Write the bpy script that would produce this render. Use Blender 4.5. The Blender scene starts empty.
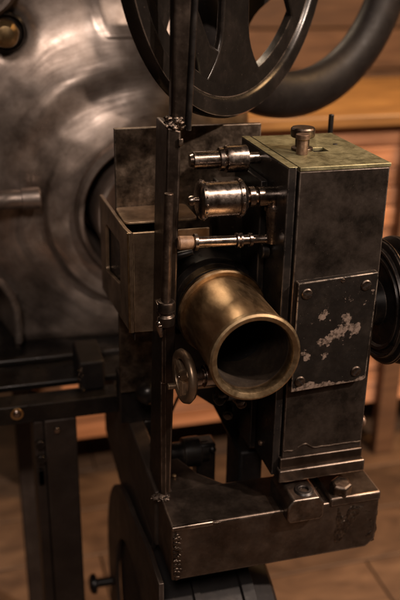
import bpy, bmesh, math, random
from mathutils import Vector, Matrix, noise
random.seed(7)
S = 0.01                      # everything below is written in centimetres
sc = bpy.context.scene
col = sc.collection
PI = math.pi

# ------------------------------------------------------------------ materials
def rgb(c): return (c[0], c[1], c[2], 1)

def metal(name, c0, c1, c2, scale=40, rough=(.3, .6), metallic=1.0, bump=.15, fine=500,
          wear=0.0, wearcol=(.42, .36, .30), stretch=(1, 1, 1), lo=.35, hi=.68, pits=0.0, wr=.0012):
    m = bpy.data.materials.new(name); m.use_nodes = True
    nt = m.node_tree; N = nt.nodes; L = nt.links
    b = N['Principled BSDF']
    tc = N.new('ShaderNodeTexCoord'); mp = N.new('ShaderNodeMapping'); mp.inputs['Scale'].default_value = stretch
    L.new(tc.outputs['Object'], mp.inputs[0])
    n1 = N.new('ShaderNodeTexNoise'); n1.inputs['Scale'].default_value = scale
    n1.inputs['Detail'].default_value = 8; n1.inputs['Roughness'].default_value = .70; n1.inputs['Distortion'].default_value = .12
    L.new(mp.outputs[0], n1.inputs['Vector'])
    cr = N.new('ShaderNodeValToRGB'); e = cr.color_ramp.elements
    e[0].position = lo; e[0].color = rgb(c0); e[1].position = hi; e[1].color = rgb(c2)
    k = cr.color_ramp.elements.new((lo + hi) / 2); k.color = rgb(c1)
    L.new(n1.outputs['Fac'], cr.inputs[0])
    n2 = N.new('ShaderNodeTexNoise'); n2.inputs['Scale'].default_value = scale * 2.7
    n2.inputs['Detail'].default_value = 10; n2.inputs['Roughness'].default_value = .7
    L.new(mp.outputs[0], n2.inputs['Vector'])
    mr = N.new('ShaderNodeMapRange'); mr.inputs['From Min'].default_value = .32; mr.inputs['From Max'].default_value = .68
    mr.inputs['To Min'].default_value = rough[0]; mr.inputs['To Max'].default_value = rough[1]
    L.new(n2.outputs['Fac'], mr.inputs['Value'])
    n3 = N.new('ShaderNodeTexNoise'); n3.inputs['Scale'].default_value = fine
    n3.inputs['Detail'].default_value = 6; n3.inputs['Roughness'].default_value = .65
    L.new(mp.outputs[0], n3.inputs['Vector'])
    hsum = N.new('ShaderNodeMath'); hsum.operation = 'MULTIPLY_ADD'; hsum.inputs[1].default_value = .35
    L.new(n3.outputs['Fac'], hsum.inputs[0]); L.new(n2.outputs['Fac'], hsum.inputs[2])
    bp = N.new('ShaderNodeBump'); bp.inputs['Strength'].default_value = bump; bp.inputs['Distance'].default_value = .0008
    L.new(hsum.outputs[0], bp.inputs['Height'])
    L.new(bp.outputs[0], b.inputs['Normal'])
    colout = cr.outputs[0]; rout = mr.outputs[0]; mval = metallic
    # specks: tiny dust and nicks
    vs = N.new('ShaderNodeTexNoise'); vs.inputs['Scale'].default_value = 900; vs.inputs['Detail'].default_value = 2
    L.new(tc.outputs['Object'], vs.inputs['Vector'])
    vr = N.new('ShaderNodeMapRange'); vr.inputs['From Min'].default_value = .71; vr.inputs['From Max'].default_value = .77
    vr.inputs['To Max'].default_value = .35
    L.new(vs.outputs['Fac'], vr.inputs['Value'])
    mx0 = N.new('ShaderNodeMix'); mx0.data_type = 'RGBA'; mx0.inputs[7].default_value = rgb([c * .8 for c in wearcol])
    L.new(vr.outputs[0], mx0.inputs[0]); L.new(colout, mx0.inputs[6]); colout = mx0.outputs[2]
    if wear > 0:
        bv = N.new('ShaderNodeBevel'); bv.samples = 4; bv.inputs['Radius'].default_value = wr
        ge = N.new('ShaderNodeNewGeometry')
        dt = N.new('ShaderNodeVectorMath'); dt.operation = 'DOT_PRODUCT'
        L.new(bv.outputs[0], dt.inputs[0]); L.new(ge.outputs['Normal'], dt.inputs[1])
        ed = N.new('ShaderNodeMapRange'); ed.inputs['From Min'].default_value = .995; ed.inputs['From Max'].default_value = .90
        L.new(dt.outputs['Value'], ed.inputs['Value'])
        nb = N.new('ShaderNodeMapRange'); nb.inputs['From Min'].default_value = .40; nb.inputs['From Max'].default_value = .56
        nb.inputs['To Max'].default_value = wear
        L.new(n2.outputs['Fac'], nb.inputs['Value'])
        mu = N.new('ShaderNodeMath'); mu.operation = 'MULTIPLY'; mu.use_clamp = True
        L.new(ed.outputs[0], mu.inputs[0]); L.new(nb.outputs[0], mu.inputs[1])
        mx = N.new('ShaderNodeMix'); mx.data_type = 'RGBA'; mx.inputs[7].default_value = rgb(wearcol)
        L.new(mu.outputs[0], mx.inputs[0]); L.new(colout, mx.inputs[6]); colout = mx.outputs[2]
    L.new(colout, b.inputs['Base Color']); L.new(rout, b.inputs['Roughness'])
    b.inputs['Metallic'].default_value = mval
    m['n_tc'] = tc.name
    return m

M = {}
M['steel'] = metal('dark_worn_steel', (.036, .027, .021), (.060, .045, .036), (.105, .080, .064), 30, (.28, .46), .95, .14, wear=1, wearcol=(.60, .48, .40), lo=.28, hi=.74)
M['beam'] = metal('grey_brown_frame_steel', (.065, .048, .038), (.12, .092, .074), (.20, .155, .125), 22, (.27, .48), .95, .14, fine=350, wear=1, wearcol=(.80, .66, .55), wr=.002)
M['housing'] = metal('blotched_housing_paint', (.020, .0155, .0125), (.048, .037, .030), (.074, .058, .048), 36, (.36, .50), .8, .16, wear=1, wearcol=(.60, .48, .40), lo=.36, hi=.62)
M['lug'] = metal('rubbed_bare_steel', (.10, .078, .064), (.20, .16, .132), (.32, .26, .22), 45, (.28, .46), 1, .15, wear=1, wearcol=(.75, .62, .52), wr=.002)
M['black'] = metal('black_enamel', (.008, .007, .007), (.014, .012, .011), (.030, .024, .020), 30, (.22, .45), .35, .08, wear=.6, wearcol=(.22, .17, .14))
M['black_matte'] = metal('matt_black_metal', (.006, .005, .005), (.010, .008, .008), (.020, .016, .014), 30, (.5, .7), .3, .1)
M['wheel'] = metal('dark_cast_iron', (.006, .005, .0045), (.009, .0075, .0065), (.018, .014, .012), 18, (.16, .30), .15, .1, wear=.8, wearcol=(.20, .15, .12))
M['wheel'].node_tree.nodes['Principled BSDF'].inputs['Specular IOR Level'].default_value = .30
M['plate'] = metal('mottled_back_plate', (.03, .022, .016), (.10, .075, .055), (.22, .17, .13), 75, (.35, .55), .9, .2, wear=.7)
M['brass'] = metal('tarnished_brass', (.22, .138, .072), (.38, .258, .145), (.52, .375, .225), 50, (.30, .46), 1, .16, wear=.5, wearcol=(.62, .45, .24), stretch=(1, .35, 1))
M['brass_rim'] = metal('rubbed_brass_rim', (.22, .15, .08), (.36, .26, .15), (.48, .36, .22), 60, (.34, .5), 1, .1, wear=.3, wearcol=(.7, .5, .3))
M['brass_plain'] = metal('bright_brass', (.42, .28, .13), (.62, .43, .22), (.75, .55, .30), 40, (.25, .4), 1, .08)
M['olive'] = metal('olive_brass_plate', (.075, .068, .038), (.23, .21, .115), (.37, .34, .20), 75, (.42, .66), .85, .35, wear=.7, wearcol=(.65, .55, .32), lo=.3, hi=.62)
M['bronze'] = metal('brown_shield_metal', (.12, .082, .054), (.28, .20, .135), (.44, .325, .225), 28, (.28, .46), .80, .12, wear=1, wearcol=(.85, .65, .42))
M['steel_bright'] = metal('nickel_fitting', (.16, .13, .112), (.29, .24, .21), (.46, .39, .345), 60, (.16, .36), 1, .08)
M['rust_rod'] = metal('brown_rusty_rod', (.10, .062, .042), (.20, .13, .09), (.34, .24, .17), 80, (.35, .6), .8, .2)
M['dark_rod'] = metal('dark_brown_rod', (.05, .034, .025), (.095, .068, .052), (.17, .13, .10), 90, (.3, .5), .9, .15)
M['wood_grip'] = metal('brown_wood_grip', (.10, .055, .03), (.20, .115, .065), (.30, .18, .10), 120, (.45, .6), 0, .2)
M['lining'] = metal('blackened_bore', (.016, .011, .008), (.026, .018, .012), (.045, .032, .021), 40, (.5, .7), .4, .1)
M['tyre'] = metal('matt_black_rim', (.005, .004, .004), (.008, .0065, .006), (.014, .011, .010), 20, (.42, .58), .0, .1)
M['tyre'].node_tree.nodes['Principled BSDF'].inputs['Specular IOR Level'].default_value = .14
M['screw'] = metal('worn_screw', (.06, .045, .037), (.13, .10, .08), (.24, .19, .15), 150, (.3, .5), 1, .2)
M['weld'] = metal('weld_metal', (.03, .024, .02), (.14, .11, .09), (.45, .37, .31), 450, (.15, .4), 1, .5, fine=1200)
M['lamp_body'] = metal('buffed_lamp_house_metal', (.12, .092, .076), (.34, .275, .235), (.54, .455, .405), 11, (.33, .52), .84, .14, fine=160, wear=.4, wearcol=(.6, .5, .45), lo=.30, hi=.66)
def swirl(m, cx, cz):
    nt = m.node_tree; N = nt.nodes; L = nt.links; b = N['Principled BSDF']; tc = N[m['n_tc']]
    def mt(op, *a):
        n = N.new('ShaderNodeMath'); n.operation = op
        for i, v in enumerate(a):
            if isinstance(v, (int, float)): n.inputs[i].default_value = v
            else: L.new(v, n.inputs[i])
        return n.outputs[0]
    sx = N.new('ShaderNodeSeparateXYZ'); L.new(tc.outputs['Object'], sx.inputs[0])
    wn = N.new('ShaderNodeTexNoise'); wn.inputs['Scale'].default_value = 7; L.new(tc.outputs['Object'], wn.inputs['Vector'])
    x = mt('ADD', sx.outputs[0], -cx); z = mt('ADD', sx.outputs[2], -cz)
    r = mt('ADD', mt('SQRT', mt('ADD', mt('MULTIPLY', x, x), mt('MULTIPLY', z, z))), mt('MULTIPLY', wn.outputs['Fac'], .05))
    th = mt('ARCTAN2', z, x)
    outs = []
    for k, (sr, st, d) in enumerate(((60, 1.3, 6), (260, 3.0, 8))):
        cb_ = N.new('ShaderNodeCombineXYZ'); L.new(mt('MULTIPLY', r, sr), cb_.inputs[0]); L.new(mt('MULTIPLY', th, st), cb_.inputs[1])
        n = N.new('ShaderNodeTexNoise'); n.inputs['Scale'].default_value = 1; n.inputs['Detail'].default_value = d; n.inputs['Distortion'].default_value = .5
        L.new(cb_.outputs[0], n.inputs['Vector']); outs.append(n.outputs['Fac'])
    s_ = mt('ADD', mt('MULTIPLY', outs[0], .65), mt('MULTIPLY', outs[1], .35))
    mr = N.new('ShaderNodeMapRange'); mr.inputs['From Min'].default_value = .36; mr.inputs['From Max'].default_value = .64
    mr.inputs['To Min'].default_value = .62; mr.inputs['To Max'].default_value = 1.35
    L.new(s_, mr.inputs['Value'])
    fd = N.new('ShaderNodeMapRange'); fd.inputs['From Min'].default_value = .19; fd.inputs['From Max'].default_value = .27
    fd.inputs['To Min'].default_value = 1; fd.inputs['To Max'].default_value = .25; L.new(r, fd.inputs['Value'])
    s_ = mt('ADD', .5, mt('MULTIPLY', mt('SUBTRACT', s_, .5), fd.outputs[0])); L.new(s_, mr.inputs['Value'])
    hs = N.new('ShaderNodeHueSaturation'); L.new(mr.outputs[0], hs.inputs['Value'])
    L.new(b.inputs['Base Color'].links[0].from_socket, hs.inputs['Color']); L.new(hs.outputs[0], b.inputs['Base Color'])
    r0 = b.inputs['Roughness'].links[0].from_socket
    L.new(mt('ADD', r0, mt('MULTIPLY', mt('SUBTRACT', .5, s_), .9)), b.inputs['Roughness'])
swirl(M['lamp_body'], .079, -.057)
M['leg'] = metal('painted_leg_steel', (.045, .033, .028), (.062, .047, .039), (.095, .072, .06), 14, (.4, .6), .6, .1, wear=.4)

# cover plate: black paint with chips down to pinkish primer
def chipped():
    m = metal('chipped_black_paint', (.012, .010, .009), (.017, .014, .012), (.030, .024, .020), 50, (.28, .46), .5, .12,
              wear=1, wearcol=(.62, .50, .40), wr=.0016)
    nt = m.node_tree; N = nt.nodes; L = nt.links; b = N['Principled BSDF']; tc = N[m['n_tc']]
    base = b.inputs['Base Color'].links[0].from_socket
    nz = N.new('ShaderNodeTexNoise'); nz.inputs['Scale'].default_value = 72; nz.inputs['Detail'].default_value = 7; nz.inputs['Roughness'].default_value = .55
    L.new(tc.outputs['Object'], nz.inputs['Vector'])
    # chips gather along a slanting band: distance in the plate's own plane
    sx = N.new('ShaderNodeSeparateXYZ'); L.new(tc.outputs['Object'], sx.inputs[0])
    def math_(op, a, b_=None, c=None):
        n = N.new('ShaderNodeMath'); n.operation = op
        for i, v in enumerate((a, b_, c)):
            if v is None: continue
            if isinstance(v, (int, float)): n.inputs[i].default_value = v
            else: L.new(v, n.inputs[i])
        return n.outputs[0]
    X, Z = sx.outputs[0], sx.outputs[2]
    u = math_('ADD', math_('MULTIPLY', X, .75), math_('MULTIPLY', Z, .66))
    v = math_('ADD', math_('MULTIPLY', X, -.66), math_('MULTIPLY', Z, .75))
    u2 = math_('POWER', math_('ABSOLUTE', math_('DIVIDE', math_('ADD', u, -.003), .033)), 2.0)
    v2 = math_('POWER', math_('ABSOLUTE', math_('DIVIDE', math_('ADD', v, -.0035), .018)), 2.0)
    g = math_('SUBTRACT', .145, math_('MULTIPLY', math_('ADD', u2, v2), .075))
    s = math_('ADD', nz.outputs['Fac'], g)
    mr = N.new('ShaderNodeMapRange'); mr.inputs['From Min'].default_value = .640; mr.inputs['From Max'].default_value = .668
    L.new(s, mr.inputs['Value'])
    # lower edge chips
    e1 = math_('ADD', math_('MULTIPLY', math_('SUBTRACT', -.0455, Z), 45.0), nz.outputs['Fac'])
    mr2 = N.new('ShaderNodeMapRange'); mr2.inputs['From Min'].default_value = .60; mr2.inputs['From Max'].default_value = .63
    L.new(e1, mr2.inputs['Value'])
    mm = math_('MAXIMUM', mr.outputs[0], mr2.outputs[0])
    mx = N.new('ShaderNodeMix'); mx.data_type = 'RGBA'; mx.inputs[7].default_value = (.25, .19, .155, 1)
    n9 = N.new('ShaderNodeTexNoise'); n9.inputs['Scale'].default_value = 420; n9.inputs['Detail'].default_value = 6
    L.new(tc.outputs['Object'], n9.inputs['Vector'])
    c9 = N.new('ShaderNodeValToRGB'); c9.color_ramp.elements[0].position = .36; c9.color_ramp.elements[0].color = (.07, .05, .038, 1)
    c9.color_ramp.elements[1].position = .56; c9.color_ramp.elements[1].color = (.24, .18, .145, 1)
    L.new(n9.outputs['Fac'], c9.inputs[0]); L.new(c9.outputs[0], mx.inputs[7])
    L.new(mm, mx.inputs[0]); L.new(base, mx.inputs[6]); L.new(mx.outputs[2], b.inputs['Base Color'])
    r0 = b.inputs['Roughness'].links[0].from_socket
    r1 = N.new('ShaderNodeMix'); r1.data_type = 'FLOAT'; r1.inputs[3].default_value = .55
    L.new(mm, r1.inputs[0]); L.new(r0, r1.inputs[2]); L.new(r1.outputs[0], b.inputs['Roughness'])
    return m
M['chipped'] = chipped()

def glass_dark():
    m = bpy.data.materials.new('dark_coated_glass'); m.use_nodes = True
    b = m.node_tree.nodes['Principled BSDF']
    b.inputs['Base Color'].default_value = (.004, .004, .006, 1); b.inputs['Roughness'].default_value = .05
    b.inputs['Metallic'].default_value = 0
    return m
M['glass'] = glass_dark()

def wood(name, cols, grain=(1, 12, 12), rough=.6, var=1.0):
    m = bpy.data.materials.new(name); m.use_nodes = True
    nt = m.node_tree; N = nt.nodes; L = nt.links; b = N['Principled BSDF']
    ge = N.new('ShaderNodeNewGeometry'); tc = N.new('ShaderNodeTexCoord')
    mp = N.new('ShaderNodeMapping'); mp.inputs['Scale'].default_value = grain
    ad = N.new('ShaderNodeVectorMath'); ad.operation = 'ADD'
    ml = N.new('ShaderNodeVectorMath'); ml.operation = 'SCALE'; ml.inputs['Scale'].default_value = 9
    L.new(ge.outputs['Random Per Island'], ml.inputs[0])
    L.new(tc.outputs['Object'], ad.inputs[0]); L.new(ml.outputs[0], ad.inputs[1]); L.new(ad.outputs[0], mp.inputs[0])
    n = N.new('ShaderNodeTexNoise'); n.inputs['Scale'].default_value = 3; n.inputs['Detail'].default_value = 8; n.inputs['Distortion'].default_value = 1.2
    L.new(mp.outputs[0], n.inputs['Vector'])
    cr = N.new('ShaderNodeValToRGB'); e = cr.color_ramp.elements
    e[0].position = .3; e[0].color = rgb(cols[0]); e[1].position = .7; e[1].color = rgb(cols[-1])
    if len(cols) > 2: k = e.new(.5); k.color = rgb(cols[1])
    L.new(n.outputs['Fac'], cr.inputs[0])
    hs = N.new('ShaderNodeHueSaturation')
    mv = N.new('ShaderNodeMapRange'); mv.inputs['To Min'].default_value = 1 - .4 * var; mv.inputs['To Max'].default_value = 1 + .35 * var
    L.new(ge.outputs['Random Per Island'], mv.inputs['Value']); L.new(mv.outputs[0], hs.inputs['Value'])
    L.new(cr.outputs[0], hs.inputs['Color']); L.new(hs.outputs[0], b.inputs['Base Color'])
    b.inputs['Roughness'].default_value = rough
    bp = N.new('ShaderNodeBump'); bp.inputs['Strength'].default_value = .3; bp.inputs['Distance'].default_value = .002
    L.new(n.outputs['Fac'], bp.inputs['Height']); L.new(bp.outputs[0], b.inputs['Normal'])
    return m
M['planks'] = wood('reddish_plank_wood', [(.22, .09, .04), (.42, .19, .09), (.60, .30, .17)], (1.2, 8, 12), .55)
M['bench_top'] = wood('golden_bench_wood', [(.13, .065, .018), (.20, .10, .028), (.26, .14, .042)], (2, 8, 8), .5, .4)
M['floor'] = wood('brown_floor_boards', [(.042, .023, .013), (.085, .049, .028), (.13, .078, .045)], (2.5, 5, 5), .6, .8)
M['wall'] = wood('dark_brown_wall_wood', [(.07, .035, .018), (.12, .06, .03), (.17, .09, .045)], (1.5, 9, 9), .7, .6)

# ------------------------------------------------------------------ geometry
def smooth(a, b, t):
    t = max(0, min(1, (t - a) / (b - a))); return t * t * (3 - 2 * t)

def BM(): return bmesh.new()

def box(bm, x0, x1, y0, y1, z0, z1, R=None):
    P = [Vector((x, y, z)) for z in (z0, z1) for y in (y0, y1) for x in (x0, x1)]
    if R: P = [R @ p for p in P]
    v = [bm.verts.new(p) for p in P]
    for f in ((0, 2, 3, 1), (4, 5, 7, 6), (0, 1, 5, 4), (2, 6, 7, 3), (0, 4, 6, 2), (1, 3, 7, 5)):
        bm.faces.new([v[i] for i in f])
    return v

def frame_of(ax):
    ax = Vector(ax).normalized()
    t = Vector((0, 0, 1)) if abs(ax.z) < .9 else Vector((1, 0, 0))
    u = ax.cross(t).normalized(); w = u.cross(ax).normalized()
    return ax, u, w

def lathe(bm, o, ax, prof, seg=48, close=False, wob=0):
    """prof: list of (distance along axis, radius); radius 0 ends become caps"""
    o = Vector(o); ax, u, w = frame_of(ax)
    rings = []
    for s, r in prof:
        if r <= 1e-6: rings.append([bm.verts.new(o + ax * s)])
        else:
            rings.append([bm.verts.new(o + ax * s + (u * math.cos(a) + w * math.sin(a)) * r * (1 + wob * noise.noise(Vector((math.cos(a) * 2, math.sin(a) * 2, s * .3)))))
                          for a in [2 * PI * k / seg for k in range(seg)]])
    if close: rings.append(rings[0])
    for A, B in zip(rings[:-1], rings[1:]):
        for k in range(seg):
            k2 = (k + 1) % seg
            q = []
            q += [A[k]] if len(A) > 1 else [A[0]]
            if len(A) > 1: q.append(A[k2])
            q += [B[k2]] if len(B) > 1 else [B[0]]
            if len(B) > 1: q.append(B[k])
            if len(q) >= 3:
                try: bm.faces.new(q)
                except ValueError: pass

def cyl(bm, p0, p1, r0, r1=None, seg=28):
    p0, p1 = Vector(p0), Vector(p1); r1 = r0 if r1 is None else r1
    d = (p1 - p0).length
    lathe(bm, p0, p1 - p0, [(0, 0), (0, r0), (d, r1), (d, 0)], seg)

def tube(bm, pts, r, seg=14):
    pts = [Vector(p) for p in pts]; rings = []
    for i, p in enumerate(pts):
        d = (pts[min(i + 1, len(pts) - 1)] - pts[max(i - 1, 0)])
        ax, u, w = frame_of(d)
        rr = r[i] if isinstance(r, (list, tuple)) else r
        rings.append([bm.verts.new(p + (u * math.cos(2 * PI * k / seg) + w * math.sin(2 * PI * k / seg)) * rr) for k in range(seg)])
    for A, B in zip(rings[:-1], rings[1:]):
        for k in range(seg): bm.faces.new((A[k], A[(k + 1) % seg], B[(k + 1) % seg], B[k]))
    bm.faces.new(rings[0][::-1]); bm.faces.new(rings[-1])

def prism(bm, pts, o, u, w, n, t):
    """outline pts (a,b) in plane o + a*u + b*w, thickened along n by t"""
    o, u, w, n = Vector(o), Vector(u), Vector(w), Vector(n)
    A = [bm.verts.new(o + u * a + w * b) for a, b in pts]
    B = [bm.verts.new(o + u * a + w * b + n * t) for a, b in pts]
    bm.faces.new(A); bm.faces.new(B[::-1])
    for i in range(len(pts)):
        j = (i + 1) % len(pts); bm.faces.new((A[j], A[i], B[i], B[j]))

def blob(bm, c, r, sq=(1, 1, 1), rough=.25, sub=2):
    ret = bmesh.ops.create_icosphere(bm, subdivisions=sub, radius=1)
    off = Vector((random.random() * 9, random.random() * 9, 0))
    for v in ret['verts']:
        k = 1 + rough * noise.noise(v.co * 2.2 + off)
        v.co = Vector((v.co.x * r * sq[0] * k, v.co.y * r * sq[1] * k, v.co.z * r * sq[2] * k)) + Vector(c)

def wpos(o):
    p = Vector((0, 0, 0))
    while o is not None: p += o.location; o = o.parent
    return p

def window_plate(bm, outer, inner, x, t):
    A = {}
    for nm, L_ in (('o', outer), ('i', inner)):
        for s in (0, 1): A[nm, s] = [bm.verts.new((x + s * t, a, b)) for a, b in L_]
    for s in (0, 1):
        edges = []
        for nm in 'oi':
            vs = A[nm, s]
            for k in range(len(vs)): edges.append(bm.edges.new((vs[k], vs[(k + 1) % len(vs)])))
        bmesh.ops.triangle_fill(bm, edges=edges, use_beauty=True)
    for nm in 'oi':
        n = len(A[nm, 0])
        for k in range(n): bm.faces.new((A[nm, 0][k], A[nm, 0][(k + 1) % n], A[nm, 1][(k + 1) % n], A[nm, 1][k]))
def rounded(poly, r, n=5):
    out = []
    for i, p in enumerate(poly):
        a = Vector(poly[i - 1]); b = Vector(p); c = Vector(poly[(i + 1) % len(poly)])
        u = (a - b).normalized(); w = (c - b).normalized()
        for k in range(n + 1):
            t = k / n; p0 = b + u * r; p1 = b + w * r
            q = p0 * (1 - t) ** 2 + b * 2 * t * (1 - t) + p1 * t * t; out.append((q.x, q.y))
    return out

def part(name, bm, mat, parent=None, bevel=.06, seg=2, angle=32, label=None):
    bmesh.ops.recalc_face_normals(bm, faces=bm.faces[:])
    xs = [v.co.copy() for v in bm.verts]
    mn = Vector([min(p[i] for p in xs) for i in range(3)]); mx = Vector([max(p[i] for p in xs) for i in range(3)])
    c = (mn + mx) / 2
    for v in bm.verts: v.co = (v.co - c) * S
    me = bpy.data.meshes.new(name); bm.to_mesh(me); bm.free()
    me.polygons.foreach_set('use_smooth', [True] * len(me.polygons))
    me.set_sharp_from_angle(angle=math.radians(angle))
    o = bpy.data.objects.new(name, me); col.objects.link(o)
    me.materials.append(M[mat])
    o.parent = parent
    o.location = c * S - (wpos(parent) if parent else Vector((0, 0, 0)))
    if bevel:
        b = o.modifiers.new('bevel', 'BEVEL'); b.width = bevel * S; b.segments = seg; b.limit_method = 'ANGLE'
        b.angle_limit = math.radians(38); b.use_clamp_overlap = True
    if label: o['label'] = label
    return o

def thing(name, label, cat, loc, group=None):
    o = bpy.data.objects.new(name, None); col.objects.link(o); o.location = Vector(loc) * S
    o.empty_display_size = .02
    o['label'] = label; o['category'] = cat
    if group: o['group'] = group
    return o

def slotted_screw(parent, c, r, n=(0, -1, 0), ang=.6, name='screw', mat='screw', h=.22):
    bm = BM(); lathe(bm, c, n, [(-.2, 0), (-.2, r), (h * .4, r), (h, r * .78), (h * 1.05, 0)], 28)
    s = part(name, bm, mat, parent, .02)
    ax, u, w = frame_of(n); d = u * math.cos(ang) + w * math.sin(ang); e = ax.cross(d)
    bm = BM(); prism(bm, [(-r * .85, -r * .09), (r * .85, -r * .09), (r * .85, r * .09), (-r * .85, r * .09)], Vector(c) + ax * (h * .62), d, e, ax, h * .46)
    part('slot', bm, 'black_matte', s, 0)
    return s

# ================================================================== STAND
stand = thing('projector_stand', 'welded dark steel frame with front cross bar, side arm, post and leg carrying the projector', 'stand', (0, 5, -60))
# front cross bar: a hollow section, chipped at the ends
bm = BM()
prof = [(-2, -31.8), (3.5, -31.8), (3.5, -37.8), (-2, -37.8)]
v = box(bm, -11.0, 9.5, -2.0, 3.6, -37.8, -31.8)
# chamfer of the lower right corner
part_bar = None
for q in v:
    pass
bmesh.ops.bevel(bm, geom=[e for e in bm.edges if all(p.co.x > 9 and p.co.z < -37 for p in e.verts)], offset=.9, segments=1, affect='EDGES')
bar = part('cross_bar', bm, 'beam', stand, .22, 3)
# raised cast patch at right end with cracked surface
def patch(cx, cz, wx, wz, amp, seed, yface=-2.0, n=90):
    bm = BM(); g = []
    for i in range(n + 1):
        row = []
        for j in range(n + 1):
            a = i / n * 2 - 1; b = j / n * 2 - 1
            edge = smooth(0, .35, 1 - max(abs(a), abs(b)))
            ra = 1 + .12 * noise.noise(Vector((b * 3, seed, 0))); rb = 1 + .12 * noise.noise(Vector((a * 3, seed + 5, 0)))
            x = cx + a * wx * ra; z = cz + b * wz * rb
            q1 = noise.noise(Vector((x * .45 + seed, z * .40 - x * .25, 0))); h = 1.2 * smooth(-.02, .05, q1 + .06 * noise.noise(Vector((x * 2.5, z * 2.5, 2)))) + .5 * noise.noise(Vector((x * 3, z * 3, 9))) + .4 * noise.noise(Vector((x * 8, z * 8, 5)))
            row.append(bm.verts.new((x, yface + .09 - edge * (.06 + amp * h), z)))
        g.append(row)
    for i in range(n):
        for j in range(n): bm.faces.new((g[i][j], g[i + 1][j], g[i + 1][j + 1], g[i][j + 1]))
    return bm
part('cast_patch', patch(7.05, -34.6, 2.4, 2.5, .09, 3.3), 'screw', bar, 0, angle=60)
def weld_line(p0, p1, r, n, parent, sq=(1, 1, 1), mat='weld', jit=.25):
    bm = BM(); p0, p1 = Vector(p0), Vector(p1)
    for i in range(n):
        t = (i + .5) / n
        c = p0.lerp(p1, t) + Vector([random.uniform(-jit, jit) * r for _ in range(3)])
        blob(bm, c, r * random.uniform(.7, 1.25), sq, .5)
    return part('weld_seam', bm, mat, parent, 0, angle=70)
weld_line((-10.5, -2.05, -32.6), (-10.45, -2.02, -37.4), .15, 90, bar, (1.5, .35, 1.2), 'screw', 1.6)
weld_line((-10.6, -1.9, -31.95), (-6.4, -1.95, -31.95), .12, 60, bar, (1.5, .8, .6))
# side arm running back
bm = BM(); box(bm, -11.3, -9.6, 3.66, 46, -38.2, -31.83)
arm = part('side_arm', bm, 'leg', stand, .2, 3)
bm = BM(); prism(bm, [(4.5, -38.1), (34, -38.1), (34, -43.0), (20, -44.5), (8, -44.0)], (-11.3, 0, 0), (0, 1, 0), (0, 0, 1), (1, 0, 0), .5); part('arm_web', bm, 'leg', arm, .05)
bm = BM(); box(bm, -12.2, -8.5, 16.7, 19.0, -31.8, -26.0); box(bm, -9.55, -8.5, 16.7, 19.0, -38.5, -31.9); part('support_block', bm, 'black', stand, .1)
bm = BM(); box(bm, -10.98, -7.1, -2.07, -1.6, -32.2, -31.73); part('edge_strip', bm, 'lug', bar, .1)
# gusset plate behind the bar
bm = BM(); prism(bm, [(-11.0, 3.7), (-4.2, 3.7), (-6.4, 6.2), (-7.6, 9.2), (-11.0, 9.2)], (0, 0, -32.1), (1, 0, 0), (0, 1, 0), (0, 0, -1), .7)
part('gusset', bm, 'beam', stand, .12)
bm = BM(); blob(bm, (-8.8, 6.1, -31.95), .24, (1, 1, .5), .1); part('rivet', bm, 'brass_rim', stand, 0)
# upright post: leaning very slightly
bm = BM()
def quadpost(bm, bot, top):
    vb = [bm.verts.new(p) for p in bot]; vt = [bm.verts.new(p) for p in top]
    bm.faces.new(vb[::-1]); bm.faces.new(vt)
    for i in range(4): bm.faces.new((vb[i], vb[(i + 1) % 4], vt[(i + 1) % 4], vt[i]))
quadpost(bm, [(-10.98, 3.0, -31.7), (-9.85, 3.0, -31.7), (-9.85, 7.4, -31.7), (-10.98, 7.4, -31.7)],
         [(-10.2, 3.0, 3.0), (-9.05, 3.0, 2.7), (-9.05, 7.2, 2.9), (-10.2, 7.2, 3.1)])
post = part('upright_post', bm, 'steel', stand, .18, 3)
bm = BM()
for i in range(80):
    a = random.random() * 2 * PI; d = random.random() ** .6
    blob(bm, (-10.9 + math.cos(a) * d * .95, 2.7 + math.sin(a) * d * .7, -31.72 + .25 * (1 - d)), random.uniform(.06, .15), (1, 1, .7), .8)
part('weld_seam', bm, 'weld', post, 0, angle=70)
bm = BM()
for i in range(64):
    t = i / 63
    blob(bm, (-10.1 + t * 1.15 + random.uniform(-.1, .1), 3.5 + random.uniform(-.5, .6), 3.15 + random.uniform(-.25, .55)), random.uniform(.12, .24), (1.2, 1, .8), .7)
part('weld_seam', bm, 'weld', post, 0, angle=70)
bm = BM(); box(bm, -9.35, -8.95, 2.78, 3.1, 1.5, 2.1); part('weld_tab', bm, 'screw', post, .08)
# round edged flat bar welded on top
bm = BM()
quadpost(bm, [(-9.75, 3.5, 2.9), (-8.45, 3.5, 2.9), (-8.45, 4.7, 2.9), (-9.75, 4.7, 2.9)],
         [(-9.6, 3.5, 20), (-7.7, 3.5, 20), (-7.7, 4.7, 20), (-9.6, 4.7, 20)])
fb = part('flat_bar', bm, 'steel', stand, .3, 4)
bm = BM(); cyl(bm, (-8.35, 3.55, 2.6), (-7.6, 3.55, 20), .24); part('edge_rod', bm, 'black', fb, 0)
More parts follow.
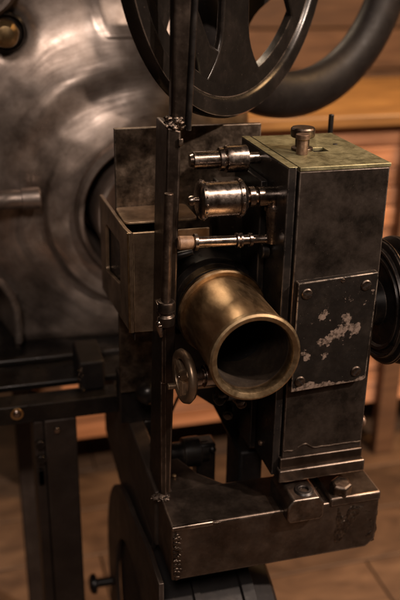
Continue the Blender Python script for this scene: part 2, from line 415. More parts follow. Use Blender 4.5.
# threaded rod and its clamp along the post
bm = BM(); cyl(bm, (-10.2, 2.5, -2.2), (-10.5, 2.35, -11.6), .38, .42); rod = part('clamp_rod', bm, 'dark_rod', stand, .05)
bm = BM(); lathe(bm, (-10.5, 2.3, -11.5), (-.03, 0, -1), [(0, 0), (0, .72), (.2, .82), (.9, .82), (1.0, .62), (1.25, .62), (1.35, .8), (2.2, .78), (2.3, 0)], 26)
box(bm, -11.35, -10.4, 2.0, 3.1, -13.6, -11.6); part('clamp_collar', bm, 'steel', rod, .06)
bm = BM(); cyl(bm, (-11.2, 1.9, -13.5), (-11.0, 1.8, -14.6), .34, .16); blob(bm, (-11.25, 1.9, -13.4), .3); part('thumb_screw', bm, 'steel_bright', rod, .03)
bm = BM(); box(bm, -10.85, -10.45, 2.35, 2.98, -19.5, -14.2); box(bm, -10.9, -10.4, 2.6, 2.98, -31.6, -19.5); part('guide_strip', bm, 'steel', rod, .06)
# rails and legs under the lamp house
bm = BM(); box(bm, -45, -11.35, 22.4, 25.2, -33.7, -31.4); rail = part('front_rail', bm, 'black', stand, .15, 3)
bm = BM(); lathe(bm, (-22.9, 22.35, -32.2), (0, -1, 0), [(0, 0), (0, .52), (.25, .5), (.42, .3), (.42, 0)], 26); sb = part('bolt', bm, 'steel_bright', rail, .03)
bm = BM(); lathe(bm, (-22.9, 22.2, -32.2), (0, -1, 0), [(0, .0), (0, .72), (.12, .72), (.12, 0)], 26); part('washer', bm, 'brass_plain', sb, .02)
bm = BM(); box(bm, -45, -11.35, 50, 53, -34.2, -31.9); part('rear_rail', bm, 'black', stand, .15)
bm = BM(); box(bm, -20.0, -16.3, 22.5, 25.0, -89.5, -33.75); box(bm, -21.2, -20.05, 22.6, 30, -89.5, -33.75); leg = part('leg', bm, 'leg', stand, .2, 3)
bm = BM()
for z in (-36.6, -38.6): cyl(bm, (-20.6, 22.6, z), (-20.6, 22.0, z), .55); box(bm, -21.0, -20.4, 22.1, 22.6, -42, -40)
part('leg_clip', bm, 'black', leg, .06)
bm = BM(); cyl(bm, (-18.6, 22.5, -35.0), (-18.6, 22.1, -35.0), .34); part('leg_bolt', bm, 'steel_bright', leg, .05)
for (x, y) in ((-44, 51), (-21, 51), (-44, 23)):
    bm = BM(); box(bm, x - 1.5, x + 1.5, y - 1.0, y + 1.5, -89.5, -34.25); part('leg', bm, 'leg', stand, .2)
bm = BM(); box(bm, -15.6, -12.6, 24.0, 30, -31.35, -27.6) if 1 else tube(bm, [(-15.3, 23.6, -31.2), (-15.3, 23.6, -29.8), (-15.4, 23.7, -28.2), (-15.8, 24.3, -27.0), (-16.8, 26, -26.2)], [.85, .75, .7, .7, .7], 18)
cb = part('corner_bracket', bm, 'black_matte', stand, .35, 4)  # matte black colour puts the bracket into shadow
bm = BM()
for i in range(46):
    t = random.random(); blob(bm, (-15.4 + random.uniform(-.35, .25), 23.95 + random.uniform(-.05, .1), -31.2 + t * 3.2 + random.uniform(-.2, .2)), random.uniform(.04, .09), (1, 1, 1), .6)
part('weld_seam', bm, 'weld', cb, 0, angle=70)

# ================================================================== LAMP HOUSE
lamp = thing('lamp_house', 'large buffed steel lamp housing with round snout behind the light shield', 'lamp housing', (-12, 50, -31.8))
AX, AZ = -4.9, -13.0
X0, X1, Z0, Z1 = -34.0, 8.2, -31.6, 17.0
def edge_r(th):
    dx, dz = math.cos(th), math.sin(th); rc = 3.0
    t = 1e9
    if dx > 1e-6: t = min(t, (X1 - AX) / dx)
    if dx < -1e-6: t = min(t, (X0 - AX) / dx)
    if dz > 1e-6: t = min(t, (Z1 - AZ) / dz)
    if dz < -1e-6: t = min(t, (Z0 - AZ) / dz)
    return t
def body_y(x, z):
    r = math.hypot(x - AX, z - AZ)
    y = 33.2 + 4.2 * smooth(9.4, 24.0, r) ** .85
    wl = smooth(-.25, .35, ((x - AX) * -.45 + (z - AZ) * -.9) / max(r, .1)); y += wl * (.55 * smooth(12.3, 12.9, r) - .45 * smooth(13.1, 15.5, r))      # groove round the snout
    y -= 2.3 * math.exp(-((x + 12.5) ** 2 + (z + 2.5) ** 2) / 80.0) * smooth(14, 18, r)  # bulge shaped to tilt the face and place its highlight
    y -= .20 * smooth(0, .4, min(z - 6.35 + .0 * x, x + 11.4 - (z - 10.7) * -.41))   # raised upper panel
    y += .14 * noise.noise(Vector((x * .16, z * .16, 1.3))) + .05 * noise.noise(Vector((x * .55, z * .55, 7)))
    y += .9 * math.exp(-(((x + 20.2) / 2.6) ** 2 + ((z - 7.3) / 2.6) ** 2) ** 2)     # dish round the brass knob
    y += 7.0 * smooth(0, 2.2, (-21.3 - x) - (0 if z < -25 else (z + 25) ** 2 * .22))
    d = min(x - X0, X1 - x, z - Z0, Z1 - z)
    if d < 2.4:
        q = (2.4 - max(d, 0)) / 2.4; y += 2.4 * (1 - math.sqrt(max(0, 1 - q * q)))
    return y
bm = BM(); NA, NR = 320, 110; rings = []
angs = sorted(set([2 * PI * k / NA for k in range(NA)] + [math.atan2(b - AZ, a - AX) % (2 * PI) for a in (X0, X1) for b in (Z0, Z1)]))
for j in range(NR + 1):
    t = j / NR; ring = []
    for th in angs:
        er = edge_r(th); r = 9.3 + (er - 9.3) * t
        x = AX + math.cos(th) * r; z = AZ + math.sin(th) * r
        ring.append(bm.verts.new((x, body_y(x, z), z)))
    rings.append(ring)
rings.append([bm.verts.new((v.co.x, 78, v.co.z)) for v in rings[-1]])
for A, B in zip(rings[:-1], rings[1:]):
    n = len(angs)
    for k in range(n): bm.faces.new((A[k], A[(k + 1) % n], B[(k + 1) % n], B[k]))
bm.faces.new(rings[-1])
body = part('body', bm, 'lamp_body', lamp, 0, angle=50)
bm = BM(); lathe(bm, (AX, 0, AZ), (0, 1, 0), [(33.5, 9.45), (32.5, 9.25), (32.15, 8.9), (32.1, 8.5), (32.5, 8.25), (46, 8.1), (46, 7.4)], 96)
part('snout_ring', bm, 'lamp_body', lamp, 0)
bm = BM(); lathe(bm, (AX, 0, AZ), (0, 1, 0), [(46, 7.2), (31.0, 7.1), (30.6, 6.9), (30.6, 6.5), (31.0, 6.3), (46, 6.2), (46, 0)], 96)
part('inner_tube', bm, 'lamp_body', lamp, 0)
# rod to the left
bm = BM(); cyl(bm, (-36, 33.0, -10.7), (-18.6, 33.0, -10.6), 1.1)
lathe(bm, (-17.9, 33.0, -10.6), (-1, 0, 0), [(0, 0), (.1, 1.1), (.3, 1.25), (2.3, 1.25), (2.3, .9)], 30)
part('latch_rod', bm, 'lamp_body', lamp, .1)
# brass knob in a dark socket
bm = BM(); lathe(bm, (-20.3, 37.3, 7.2), (0, -1, 0), [(0, 0), (0, 2.2), (.7, 2.2), (1.0, 1.9), (.4, 1.6), (.4, 0)], 40); sk = part('knob_socket', bm, 'black', lamp, .05)
bm = BM(); lathe(bm, (-20.6, 36.6, 7.3), (0, -1, 0), [(0, .7), (1.0, .8), (1.3, 1.25), (2.0, 1.5), (2.8, 1.35), (3.3, .85), (3.45, 0)], 40, wob=.05); part('brass_knob', bm, 'brass_plain', lamp, 0)
# round inspection port at upper left
bm = BM(); lathe(bm, (-23.3, 36.2, 13.2), (0, -1, 0), [(0, 0), (.2, 3.3), (.5, 3.6), (.9, 3.9), (.9, 4.4), (.2, 4.8), (-.6, 4.9)], 64); pr_ = part('port_rim', bm, 'lamp_body', lamp, 0)
bm = BM(); lathe(bm, (-23.3, 36.2, 13.2), (0, -1, 0), [(.4, 0), (.4, 3.35), (.3, 3.35), (.3, 0)], 64); part('port_recess', bm, 'black', pr_, 0)
bm = BM(); tube(bm, [(-21.7, 36.4, -31.0), (-21.55, 35.4, -29.5), (-21.5, 35.2, -27), (-21.6, 35.2, -25), (-22.1, 35.2, -23.2), (-23.2, 35.2, -21.4), (-25.2, 35.3, -19.9), (-28, 35.6, -19)], [.35, .5, .55, .55, .55, .5, .45, .4], 16)
part('highlight_lip', bm, 'lamp_body', lamp, 0)  # tube added along the curved edge to catch a highlight
bm = BM(); box(bm, -44, 8.2, 26.5, 78, -31.75, -30.9) ; part('base_tray', bm, 'black', lamp, .2)
bm = BM(); box(bm, -44, 8.0, 31.5, 32.6, -30.85, -30.1); part('tray_lip', bm, 'black', lamp, .2)

# ================================================================== PROJECTOR HEAD
proj = thing('film_projector', 'antique film projector head with brass lens tube and chipped cover plate on the cross bar', 'film projector', (4, 5, -31.8))
# housing
bm = BM(); box(bm, 0, 8.0, 0, 12.2, -29.3, -.36)
hou = part('housing', bm, 'housing', proj, .1)
bm = BM(); box(bm, -.95, -.2, .1, 12.2, -29.2, -.05); part('side_cheek', bm, 'black', proj, .08)  # black puts the shade of the unlit left side into the colour
# olive brass lid with a square hole
bm = BM()
for a in ((0.02, 8.05, -.05, 5.35), (0.02, 3.55, 5.35, 6.65), (4.75, 8.05, 5.35, 6.65), (0.02, 8.05, 6.65, 12.25)):
    box(bm, a[0], a[1], a[2], a[3], -.34, 0)
bmesh.ops.remove_doubles(bm, verts=bm.verts[:], dist=.001)
# build lid as one plate with a real opening
bm.free(); bm = BM()
ou = [(0.02, -.05), (8.06, -.05), (8.06, 12.25), (.02, 12.25)]; inn = [(3.3, 5.0), (4.75, 5.0), (4.75, 6.6), (3.3, 6.6)]
for z in (0, -.34):
    pass
vo = [[bm.verts.new((a, b, z)) for a, b in ou] for z in (-.34, 0)]; vi = [[bm.verts.new((a, b, z)) for a, b in inn] for z in (-.34, 0)]
for k in range(4):
    l = (k + 1) % 4
    for h in (0, 1): bm.faces.new((vo[h][k], vo[h][l], vi[h][l], vi[h][k]))
    bm.faces.new((vo[0][k], vo[0][l], vo[1][l], vo[1][k])); bm.faces.new((vi[0][k], vi[0][l], vi[1][l], vi[1][k]))
lid = part('lid', bm, 'olive', proj, .05)
bm = BM(); box(bm, 3.1, 4.9, 4.8, 6.8, -.355, -.345); part('lid_opening', bm, 'black_matte', lid, 0)
bm = BM(); box(bm, -.95, -.2, .0, 12.2, -.02, .05); part('edge_strip', bm, 'olive', lid, .03)
bm = BM(); lathe(bm, (2.5, 5.9, 0), (0, 0, 1), [(0, 0), (0, .95), (.25, .95), (.3, .62), (1.1, .62), (1.15, .98), (1.3, 1.06), (1.85, 1.06), (2.0, .95), (2.0, 0)], 40)
kb = part('lid_knob', bm, 'screw', lid, .03)
bm = BM(); lathe(bm, (1.9, 4.4, 0), (0, 0, 1), [(0, 0), (0, .5), (1.25, .45), (1.3, .6), (1.7, .6), (1.75, 0)], 30); part('clamp_stud', bm, 'rust_rod', lid, .03)
bm = BM(); lathe(bm, (6.3, 7.4, .0), (0, 0, 1), [(0, 0), (.0, .22), (.05, .2), (.05, 0)], 20); part('oil_hole', bm, 'black_matte', lid, 0)
bm = BM(); cyl(bm, (9.0, 14.6, -6), (9.0, 14.6, 1.3), .26); part('latch_pin', bm, 'black', proj, .05)
# cover plate with a thick worn top ledge
bm = BM(); prism(bm, [(.22, -9.75), (7.55, -9.35), (7.62, -9.9), (7.5, -14.2), (7.35, -19.55), (7.1, -19.8), (.15, -20.15)], (0, -.72, 0), (1, 0, 0), (0, 0, 1), (0, 1, 0), .70)
cp = part('cover_plate', bm, 'chipped', proj, .07, label='black cover plate with paint chipped to bare metal')
for (x, z, a) in ((1.05, -10.75, .3), (6.5, -10.45, -.5), (.95, -19.1, .9), (6.3, -18.75, 2.2)):
    slotted_screw(cp, (x, -.73, z), .5, ang=a, h=.12)
bm = BM(); lathe(bm, (4.3, -.72, -9.85), (0, -1, 0), [(0, 0), (0, .2), (.06, .16), (.06, 0)], 18); part('rivet', bm, 'screw', cp, 0)
# foot flange, ridge and lugs
bm = BM(); box(bm, -.3, 8.0, -.35, 12.4, -28.45, -27.3); part('foot_ridge', bm, 'steel', proj, .12)
bm = BM(); box(bm, -.45, 8.2, -.75, 12.6, -29.7, -28.4); part('foot', bm, 'beam', proj, .16, 3)
# wavy paint step above the foot
bm = BM(); pts = []
for i in range(60):
    x = .15 + i * 7.7 / 59; z = -26.75 + .55 * math.exp(-((x - 2.1) / .7) ** 2) + .12 * noise.noise(Vector((x * 1.4, 0, 0)))
    pts.append((x, -.02, z))
tube(bm, pts, .07, 8); part('casting_step', bm, 'screw', proj, 0)
# left lug with socket
bm = BM(); pr = [(-.35, -30.8), (-.35, -32.3), (-.05, -32.6), (2.95, -32.6), (3.25, -32.3), (3.25, -30.8), (2.7, -30.1), (.2, -30.1)]
prism(bm, pr, (0, -3.05, 0), (1, 0, 0), (0, 0, 1), (0, 1, 0), 4.8)
lug = part('bolt_lug', bm, 'lug', proj, .16, 3)
bm = BM(); lathe(bm, (1.65, -1.75, -30.15), (0, 0, 1), [(-.3, 0), (-.3, .95), (.05, .95), (.22, .78), (.26, .5), (.2, .42), (-.1, .40), (-.12, 0)], 36); part('socket_bolt', bm, 'black', lug, .03)
bm = BM(); box(bm, 4.3, 9.53, -2.12, 3.7, -32.3, -31.3); part('foot_block', bm, 'beam', proj, .2)
bm = BM(); lathe(bm, (5.7, -1.15, -30.9), (0, -.1, 1), [(-.6, 0), (-.6, 1.05), (.55, 1.05), (.7, .8), (.7, 0)], 6); part('hex_bolt', bm, 'screw', proj, .1)
bm = BM(); blob(bm, (8.25, .9, -25.1), .62, (.7, 1, 1), .05); part('side_stud', bm, 'rust_rod', proj, 0)

# lens tube
LX, LZ = -4.9, -13.95
bm = BM(); lathe(bm, (LX, 0, LZ), (0, 1, 0), [(-4.7, 3.62), (4.0, 3.62), (4.0, 3.2), (-4.7, 3.2)], 128, close=True)
lens = part('lens_barrel', bm, 'brass', proj, 0, label='tarnished brass lens tube with thick open rim')
bm = BM(); lathe(bm, (LX, 0, LZ), (0, 1, 0), [(-5.15, 3.45), (-5.2, 3.62), (-5.1, 3.8), (-4.85, 3.84), (-4.6, 3.80), (-4.52, 3.66), (-4.5, 3.18), (-4.9, 3.16), (-5.08, 3.25)], 128, close=True); part('rim', bm, 'brass_rim', lens, 0)
bm = BM(); lathe(bm, (LX, 0, LZ), (0, 1, 0), [(3.9, 3.3), (3.85, 3.95), (4.0, 4.08), (4.35, 4.08), (4.5, 3.95), (4.5, 3.3)], 96, close=True); part('collar_ring', bm, 'brass', lens, 0)
bm = BM(); lathe(bm, (LX, 0, LZ), (0, 1, 0), [(4.45, 3.0), (4.45, 3.85), (5.1, 3.9), (5.4, 3.6), (5.4, 3.0)], 96, close=True); part('dark_ring', bm, 'black', lens, 0)
bm = BM(); lathe(bm, (LX, 0, LZ), (0, 1, 0), [(5.3, 2.8), (5.3, 3.42), (6.6, 3.42), (6.6, 2.8)], 96, close=True); part('brass_band', bm, 'brass_plain', lens, .03)
bm = BM(); lathe(bm, (LX, 0, LZ), (0, 1, 0), [(6.5, 2.5), (6.5, 3.8), (7.0, 4.2), (9.2, 4.4), (9.3, 4.0), (15.9, 4.0), (15.9, 2.5)], 96, close=True); part('focus_mount', bm, 'black', lens, 0)
bm = BM(); lathe(bm, (LX, 0, LZ), (0, 1, 0), [(3.2, 0), (3.0, 1.5), (3.6, 3.0), (4.2, 3.28), (6, 3.28), (6, 0)], 64); part('front_glass', bm, 'glass', lens, 0)
bm = BM(); lathe(bm, (LX, 0, LZ), (0, 1, 0), [(.6, 3.29), (.55, 3.05), (1.2, 2.95), (3.0, 2.95), (3.0, 3.29)], 96, close=True); part('inner_baffle', bm, 'black_matte', lens, 0)
bm = BM(); lathe(bm, (LX, 0, LZ), (0, 1, 0), [(-4.1, 3.195), (-4.1, 3.12), (3.2, 3.12), (3.2, 3.195)], 96, close=True); part('bore_lining', bm, 'lining', lens, 0)
bm = BM(); tube(bm, [(-9.3, 8.2, -10.2), (-8.0, 7.6, -9.5), (-6.8, 7.6, -9.25)], [.35, .4, .3], 14); part('mount_lever', bm, 'black', lens, 0)
# dark gate bracket between lens and housing
bm = BM(); prism(bm, [(-3.9, -3.5), (-.98, -3.5), (-.98, -31.2), (-1.7, -31.2), (-3.9, -26.6), (-6.6, -24.4), (-8.2, -20), (-8.2, -18.0), (-3.9, -18.0)], (0, 9.3, 0), (1, 0, 0), (0, 0, 1), (0, 1, 0), 2.2)
gb = part('gate_bracket', bm, 'black', proj, .15)
for (x, y, z, r) in ((-1.35, 6.2, -26.1, .5), (-1.1, 3.2, -27.6, .3), (-1.2, 6.0, -21.3, .35)):
    bm = BM(); box(bm, x - .5, -.95, y, y + 1.2, z - r, z + r) if 0 else lathe(bm, (x + .3, y, z), (-1, 0, 0), [(-.4, 0), (-.4, r), (.25, r * .9), (.4, r * .5), (.42, 0)], 24)
    part('bracket_bolt', bm, 'rust_rod', gb, .03)
bm = BM(); box(bm, -1.9, .6, 6.4, 11.0, -39.5, -30.6); part('bracket_foot', bm, 'black_matte', proj, .3)
bm = BM(); box(bm, -.9, -.4, 3.5, 9.2, -31.2, -3.0) if 0 else box(bm, -1.6, -.96, 4.6, 12.0, -29.0, -2.2); part('film_track', bm, 'black', proj, .1)
# back plate
bm = BM(); box(bm, -12.2, 2.3, 16.0, 16.6, -27.6, .4); part('back_plate', bm, 'plate', proj, .06)
bm = BM(); box(bm, -12.15, -11.9, 15.9, 15.98, -27.5, -15.5); part('plate_edge', bm, 'brass_rim', proj, 0) if 0 else bm.free()
# light shield: open topped box with a window in its side
bm = BM()
sh = [(7.0, -6.85), (9.6, -7.2), (23.4, -7.9), (23.4, -18.5), (7.0, -16.45)]
wi = [(11.5, -9.3), (19.8, -9.9), (20.3, -15.2), (11.9, -13.6)]
# rounded window corners
window_plate(bm, sh, rounded(wi, .8), -12.7, .35)
shield = part('light_shield', bm, 'bronze', proj, .05)
bm = BM(); prism(bm, [(-12.33, -6.9), (-5.4, -6.9), (-5.4, -8.4), (-8.8, -8.4), (-8.8, -16.5), (-12.33, -16.4)], (0, 7.0, 0), (1, 0, 0), (0, 0, 1), (0, 1, 0), .3); part('front_panel', bm, 'bronze', shield, .04)
bm = BM(); prism(bm, rounded([(-12.33, 10.9), (-5.4, 10.9), (-5.4, 15.9), (-12.33, 15.9)], .7), (0, 0, -7.35), (1, 0, 0), (0, 1, 0), (0, 0, 1), .2); part('top_panel', bm, 'bronze', shield, .04)
bm = BM(); box(bm, -9.1, -8.8, 7.35, 15.9, -16.4, -7.4); box(bm, -12.3, -9.15, 7.35, 15.9, -16.5, -16.2); part('inner_panel', bm, 'black', shield, .03)
bm = BM(); box(bm, -12.2, -12.1, 7.4, 15.9, -16.1, -7.9); box(bm, -12.25, -12.2, 7.4, 23.2, -17.4, -8.2); part('window_dark_sheet', bm, 'black', shield, 0)  # added black sheets that paint the dark interior behind the window
bm = BM(); cyl(bm, (-12.72, 7.12, -6.9), (-12.72, 7.12, -16.4), .13); part('corner_bead', bm, 'brass_rim', shield, 0)
# oil cup, elbow, rods
Y = 3.0
bm = BM(); lathe(bm, (-7.7, Y, -3.1), (1, 0, 0), [(-.75, 0), (-.75, .3), (-.55, .42), (-.3, .42), (-.25, .25), (0, .25), (0, 1.1), (.15, 1.5), (.3, 1.62), (.6, 1.62), (.65, 1.48), (3.4, 1.48), (3.45, 1.62), (3.75, 1.62), (3.9, 1.5), (4.15, 1.1), (4.2, 0)], 56)
cup = part('oil_cup', bm, 'steel_bright', proj, 0)
for xx in (-7.25, -4.1):
    bm = BM(); lathe(bm, (xx - .08, Y, -3.1), (1, 0, 0), [(0, 1.58), (0, 1.66), (.16, 1.66), (.16, 1.58)], 48, close=True)
    for k in range(16):
        a = 2 * PI * k / 16; blob(bm, (xx, Y + math.cos(a) * 1.64, -3.1 + math.sin(a) * 1.64), .11, (1, 1, 1), .1, 1)
    part('rivet_band', bm, 'steel_bright', cup, 0)
bm = BM(); lathe(bm, (-3.6, Y, -3.1), (1, 0, 0), [(0, 0), (0, .55), (.3, .55), (.35, .9), (.8, .9), (.85, .6), (1.1, .6), (1.15, .86), (1.5, .86), (2.9, .8), (3.0, .7), (3.1, .7), (3.1, 0)], 36); tube(bm, [(-1.5, Y, -3.1), (-1.05, Y, -3.2), (-.98, Y, -3.7), (-.98, Y - .15, -5.2), (-.98, Y - .15, -7.2)], [.80, .84, .70, .62, .58], 24)
lathe(bm, (-.98, Y - .15, -3.95), (0, 0, -1), [(0, .6), (0, .82), (.35, .82), (.35, .6)], 30, close=True)
part('elbow_pipe', bm, 'steel_bright', proj, .04)
bm = BM(); lathe(bm, (-7.35, 7.0, -.75), (1, 0, 0), [(0, 0), (.05, .5), (.3, .6), (.35, .76), (2.6, .76), (2.65, 1.0), (3.0, 1.04), (3.05, .8), (3.2, .8), (3.25, 1.14), (3.5, 1.18), (5.1, 1.18), (5.2, .9), (5.25, .5), (7.0, .5), (7.0, 0)], 40)
part('upper_plunger', bm, 'steel_bright', proj, 0)
bm = BM(); lathe(bm, (-7.9, Y, -6.72), (1, 0, -.03), [(0, 0), (0, .72), (.25, .72), (.3, .5), (.7, .46), (3.6, .46), (3.7, .66), (3.85, .66), (3.9, .5), (4.05, .66), (4.2, .66), (4.25, .45), (4.8, .45), (4.85, .6), (5.1, .6), (5.2, .4), (6.9, .4), (6.9, 0)], 36)
cr_ = part('control_rod', bm, 'steel_bright', proj, 0)
bm = BM(); lathe(bm, (-9.35, Y, -6.68), (1, 0, -.03), [(0, 0), (.0, .5), (.15, .6), (1.3, .56), (1.45, .45), (1.45, 0)], 30); part('grip', bm, 'wood_grip', cr_, 0)
bm = BM(); cyl(bm, (-1.7, 3.8, -8.2), (-1.0, 3.8, -8.2), .75); cyl(bm, (-1.5, 6.5, -11.5), (-1.0, 6.5, -11.5), 1.3); part('side_boss', bm, 'black', proj, .1)
# focus hand wheel
fw_ = Vector((-9.45, -.2, -17.55)); wd = Vector((-.99, -.12, .02)).normalized()
ax, u, w = frame_of(wd)
bm = BM(); pts = []
lathe(bm, fw_, wd, [(-.34, 2.15), (.0, 2.4), (.32, 2.3), (.40, 2.0), (.30, 1.6), (-.1, 1.5), (-.35, 1.6)], 72, close=True)
hw = part('focus_wheel', bm, 'bronze', proj, 0, angle=60)
bm = BM()
for k in range(3):
    a = 2 * PI * k / 3 + .5; d = u * math.cos(a) + w * math.sin(a)
    tube(bm, [fw_ + d * .3, fw_ + d * 1.75], [.55, .42], 10)
lathe(bm, fw_, wd, [(-.4, 0), (-.4, .6), (.3, .6), (.42, .3), (.5, 0)], 24)
part('wheel_spider', bm, 'bronze', hw, 0)
bm = BM(); blob(bm, fw_ + wd * .5, .2, (1, 1, 1), .05); part('hub_screw', bm, 'steel_bright', hw, 0)
bm = BM(); lathe(bm, (-9.2, .1, -17.9), (1, .12, -.08), [(0, 0), (0, .5), (.3, .85), (1.2, .85), (1.25, .65), (1.5, .65), (1.55, .95), (2.6, .95), (2.7, .5), (3.2, .5), (3.2, 0)], 36); part('focus_shaft', bm, 'steel_bright', proj, .03)
bm = BM(); lathe(bm, (-10.6, 1.1, -19.1), (1, .02, -.01), [(0, 0), (0, .28), (2.2, .28), (2.2, .55), (5.0, .55), (5.05, .85), (5.6, .85), (5.6, .5), (7.0, .5), (7.0, 0)], 30); part('lower_shaft', bm, 'bronze', proj, .03)
bm = BM(); lathe(bm, (-6.3, .6, -20.0), (1, .1, 0), [(0, 0), (0, .45), (.3, .6), (.7, .6), (.8, .9), (2.0, .95), (2.2, .6), (4.8, .6), (4.8, 0)], 30); part('shaft_fitting', bm, 'black', proj, .03)
bm = BM(); cyl(bm, (-9.2, .8, -19.3), (-9.2, .8, -20.3), .16); part('set_pin', bm, 'steel_bright', proj, 0)
for (c, n, rr, h) in (((-5.6, 2.0, -21.0), (-.3, -1, .1), .62, 1.6), ((-3.6, 3.0, -22.2), (0, -1, .2), .5, 1.3), ((-2.4, 5.0, -23.8), (-.5, -1, 0), .55, .9), ((-1.9, 2.5, -19.2), (-1, -.4, 0), .42, .8), ((-2.9, 7.6, -26.6), (-.4, -1, 0), .5, .7)):
    bm = BM(); lathe(bm, c, n, [(-1.5, 0), (-1.5, rr * .6), (0, rr * .6), (0, rr), (h * .6, rr), (h * .65, rr * .75), (h, rr * .7), (h * 1.05, 0)], 24)
    part('fitting', bm, 'steel' if rr < .56 else 'black', proj, .04)
# lower roller and bracket behind the cross bar
bm = BM(); lathe(bm, (-10.0, 11.5, -33.0), (1, 0, -.02), [(0, 0), (0, 1.35), (.4, 1.35), (.45, 1.15), (3.4, 1.15), (3.45, 1.55), (4.1, 1.6), (5.2, 1.6), (5.3, 1.3), (6.2, 1.25), (6.3, 0)], 44); part('film_roller', bm, 'black', proj, .04)
bm = BM(); box(bm, -5.2, -3.1, 10.6, 12.6, -41, -31.9); cyl(bm, (-3.6, 10.5, -32.4), (-3.6, 10.0, -32.4), .4); cyl(bm, (-3.0, 11.5, -38.7), (-2.3, 11.5, -38.7), .8); part('roller_bracket', bm, 'black', proj, .25)
bm = BM(); blob(bm, (-9.7, 14, -26.8), 1.3, (1, 1, 1), .1); part('idler_ball', bm, 'black', proj, 0)
bm = BM(); tube(bm, [(-5.2, 15.0, -23.5), (-5.0, 15.2, -26), (-6.2, 15.5, -29), (-6.9, 15.8, -31)], .16, 10); part('drain_pipe', bm, 'rust_rod', proj, 0)
# pulley at right
bm = BM(); lathe(bm, (8.6, 2.9, -13.8), (1, 0, 0), [(0, 0), (0, 2.0), (.9, 2.2), (1.0, 4.0), (.75, 4.15), (.75, 4.4), (1.05, 4.5), (1.05, 4.85), (.75, 4.95), (.75, 5.15), (1.0, 5.25), (1.0, 5.5), (1.15, 5.75), (1.4, 5.8), (1.55, 5.7), (1.6, 5.1), (2.4, 5.0), (2.5, 5.65), (2.7, 5.95), (3.0, 6.0), (3.2, 5.9), (3.3, 5.3), (4.4, 5.2), (4.5, 5.9), (4.8, 6.1), (5.1, 6.0), (5.2, 0)], 96)
pu = part('belt_pulley', bm, 'black', proj, 0)
bm = BM(); lathe(bm, (8.6, 2.9, -13.8), (1, 0, 0), [(1.34, 5.78), (1.34, 5.86), (1.44, 5.86), (1.44, 5.78)], 96, close=True); part('pulley_rim', bm, 'screw', pu, 0)

# ================================================================== SPOOL BOX
spool = thing('lower_spool_box', 'round dark metal spool box with open hub ring below the cross bar', 'spool box', (-8, 5, -67))
cy_, cz_ = 11.5, -58.3
out = [(cy_ + math.cos(t) * 18.3, cz_ + math.sin(t) * 18.3) for t in [PI / 2 - PI * k / 60 for k in range(61)]] + [(-1.2, cz_ - 18.3), (-1.6, -57), (-1.6, -38.2), (3, -38.2)]
hole = [(cy_ + math.cos(t) * 11.9, cz_ + math.sin(t) * 11.9) for t in [2 * PI * k / 96 for k in range(96)]]
bm = BM(); window_plate(bm, out, hole, -12.1, .5)
fl = part('ring_flange', bm, 'leg', spool, .08)
bm = BM(); lathe(bm, (-11.5, 8.6, -57.8), (1, 0, 0), [(0, 0), (0, 11.0), (.3, 17.0), (3.4, 17.0), (3.5, 17.3), (4.1, 17.3), (4.2, 16.9), (8.2, 16.9), (8.4, 17.2), (9.6, 17.2), (9.8, 16.6), (11.8, 15.6), (12.4, 14.5), (12.4, 0)], 128); part('drum', bm, 'black_matte', spool, 0)
bm = BM(); lathe(bm, (-12.2, 27.5, -62.6), (-1, 0, 0), [(-.2, .6), (1.8, .6), (1.9, .85), (2.0, 1.3), (2.35, 1.35), (2.7, 1.2), (2.9, .7), (2.95, 0)], 36); part('latch_knob', bm, 'black', spool, 0)
bm = BM(); box(bm, -9.0, -4.0, 3.7, 6.5, -41.5, -37.85); part('hanger', bm, 'black', spool, .05)

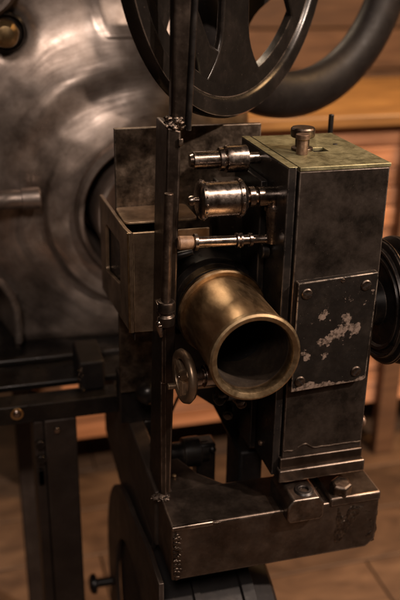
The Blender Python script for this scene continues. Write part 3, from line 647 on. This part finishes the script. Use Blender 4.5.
# ================================================================== SPOKED WHEELS
def wheel(name, label, c, az, Ro, Ri, th, spokes, first, group, brace=False, lip=1.7, mat='wheel', tyre=False):
    t = thing(name, label, 'wheel', (c[0], c[1], c[2] - Ro), group)
    n = Vector((math.sin(az), -math.cos(az), 0)); e = Vector((math.cos(az), math.sin(az), 0)); zz = Vector((0, 0, 1)); c = Vector(c)
    bm = BM()
    lathe(bm, c, n, [(-th, Ri + .3), (-th * .9, Ro - .5), (-th * .5, Ro), (th * .55, Ro), (th, Ro - .25), (th * 1.05, Ro - lip + .35), (th * .8, Ro - lip), (th * .45, Ro - lip - .2), (th * .40, Ri + .35), (th * .2, Ri), (-th * .8, Ri)], 160, close=True)
    if tyre:
        bm.free(); bm = BM(); mid = (Ro + Ri) / 2; hw_ = (Ro - Ri) / 2
        lathe(bm, c, n, [(th * math.sin(a), mid + hw_ * math.cos(a)) for a in [2 * PI * k / 28 for k in range(28)]], 160, close=True)
    part('rim', bm, mat, t, 0, angle=45)
    for k in range(spokes):
        a = first + 2 * PI * k / spokes if not tyre else math.radians((-150, 45, 90, 150)[k])
        d = e * math.cos(a) + zz * math.sin(a); s = e * -math.sin(a) + zz * math.cos(a)
        L1 = Ri + .5; pts = []
        for i in range(15):
            q = i / 14; r = 2.0 + (L1 - 2.0) * q
            wd_ = 2.0 + .5 * q + 3.4 * max(0, (q - .55) / .45) ** 2
            pts.append((r, wd_))
        poly = [(r, -w_) for r, w_ in pts] + [(r, w_) for r, w_ in pts[::-1]]
        bm = BM(); prism(bm, poly, c - n * th * .55, d, s, n, th * .9); part('spoke', bm, mat, t, .22, 3)
        if brace and k == 0:
            P0 = [(-2.0, -13.6), (-5.4, -13.7), (-6.0, -11.0), (-8.2, -7.0), (-10.5, -2.5), (-8.6, -1.5), (-6.2, -6.2), (-4.0, -9.6), (-2.0, -10.4)]
            bm = BM(); prism(bm, P0, c - n * th * .5, e, zz, n, th * .8); part('brace', bm, mat, t, .3, 3)
    bm = BM(); lathe(bm, c, n, [(-th * 1.5, 0), (-th * 1.5, 2.6), (th * 1.5, 2.6), (th * 1.6, 1.4), (th * 1.6, 0)], 48); hb = part('hub', bm, mat, t, .1)
    bm = BM(); cyl(bm, c - n * 6, c + n * 3, .9); part('axle', bm, 'steel_bright', hb, .05)
    return t
wheel('spoked_wheel', 'smaller dark spoked wheel directly behind the upright flat bar', (-1.45, 14.0, 18.0), .70, 16.4, 13.1, .8, 5, math.radians(-90), 'dark spoked wheels above the projector', brace=True)
wheel('spoked_wheel', 'larger thick rimmed dark wheel behind, curving above the olive lid', (11.75, 32.0, 16.3), .40, 18.6, 13.2, 2.1, 4, math.radians(-135), 'dark spoked wheels above the projector', lip=1.0, mat='tyre', tyre=True)

# ================================================================== SURROUNDINGS
def setting(name, bm, mat):
    o = part(name, bm, mat, None, .15); o['kind'] = 'structure'; return o
bm = BM()
for i in range(-14, 26):
    x0 = -260
    for j in range(4):
        x1 = x0 + random.uniform(110, 170)
        box(bm, x0 + .15, x1 - .15, i * 14 - 60 + .15, i * 14 - 46.15, -92, -89.9 + random.uniform(-.05, .05)); x0 = x1
box(bm, -320, 420, -300, 330, -94, -92.1)
setting('floor', bm, 'floor')
bm = BM()
for i in range(26):
    box(bm, -250, 330, 175, 178, -89 + i * 12 + .3, -89 + (i + 1) * 12 - .3)
box(bm, -255, 335, 178.1, 182, -90, 225)
setting('wall', bm, 'wall')
bench = thing('wooden_bench', 'long reddish plank workbench with golden top against the wall', 'bench', (60, 105, -89.9))
bm = BM(); box(bm, -22, 170, 84, 130, -15.0, -12.6); part('bench_top', bm, 'bench_top', bench, .4)
bm = BM()
zz_ = -15.4
for i in range(15):
    h = 4.1 + random.uniform(-.3, .3)
    x0 = -20 + random.uniform(0, 4)
    while x0 < 168:
        x1 = min(168, x0 + random.uniform(22, 48))
        box(bm, x0 + .15, x1 - .15, 87 + random.uniform(-.5, .4), 89.5, zz_ - h + .3, zz_); x0 = x1
    zz_ -= h
part('front_planks', bm, 'planks', bench, .2)
bm = BM(); box(bm, -19, 168, 90, 128, -76, -15.3); part('carcass', bm, 'wall', bench, 0)
for x in (-16.6, 57.5, 110, 164):
    bm = BM(); box(bm, x, x + 4.5, 84.2, 86.6, -89.8, -15.2); part('leg', bm, 'wall', bench, .2)

# ================================================================== CAMERA
f, yaw, pit, roll = 836.7, .2749, .3983, .0167
C = Vector((-25.43, -61.28, 16.07)) * S
fwd = Vector((math.sin(yaw) * math.cos(pit), math.cos(yaw) * math.cos(pit), -math.sin(pit)))
r = Vector((math.cos(yaw), -math.sin(yaw), 0)); u = r.cross(fwd)
R_ = r * math.cos(roll) + u * math.sin(roll); U_ = -r * math.sin(roll) + u * math.cos(roll)
cam = bpy.data.cameras.new('camera'); co = bpy.data.objects.new('camera', cam); col.objects.link(co)
m = Matrix((R_, U_, -fwd)).transposed().to_4x4(); m.translation = C; co.matrix_world = m
cam.sensor_fit = 'VERTICAL'; cam.sensor_height = 36; cam.lens = 36 * f / 600
cam.clip_start = .01; cam.clip_end = 50
cam.dof.use_dof = True; cam.dof.focus_distance = .715; cam.dof.aperture_fstop = 4.7; cam.dof.aperture_blades = 7
sc.camera = co

# ================================================================== LIGHT
def area(name, loc, tgt, size, power, colr, spread=None, size_y=None):
    l = bpy.data.lights.new(name, 'AREA'); l.energy = power; l.color = colr; l.size = size * S
    if size_y: l.shape = 'RECTANGLE'; l.size_y = size_y * S
    if spread: l.spread = math.radians(spread)
    o = bpy.data.objects.new(name, l); col.objects.link(o); o.location = Vector(loc) * S
    o.rotation_euler = (Vector(tgt) - Vector(loc)).to_track_quat('-Z', 'Y').to_euler(); return o
area('key_lamp', (95, -75, 85), (-8, 20, -6), 5, 34, (1, .79, .65))
area('top_fill', (42, -62, 100), (-2, 0, -15), 8, 9, (1, .77, .62))  # extra light added for crisp bright edges on the bar
area('front_lamp', (-45, -115, 98), (-12, 25, 2), 30, 10, (1, .82, .71))
area('back_lamp', (-15, 125, 105), (-2, 0, -12), 60, 17, (1, .76, .54))
area('bench_fill', (110, 20, 95), (75, 90, -20), 35, 15, (1, .58, .26), spread=110)  # light added to brighten the bench planks
w = bpy.data.worlds.new('World'); sc.world = w; w.use_nodes = True
w.node_tree.nodes['Background'].inputs[0].default_value = (1, .68, .46, 1)
w.node_tree.nodes['Background'].inputs[1].default_value = .02
sc.view_settings.view_transform = 'Standard'; sc.view_settings.look = 'None'
sc.view_settings.exposure = 0; sc.view_settings.gamma = 1
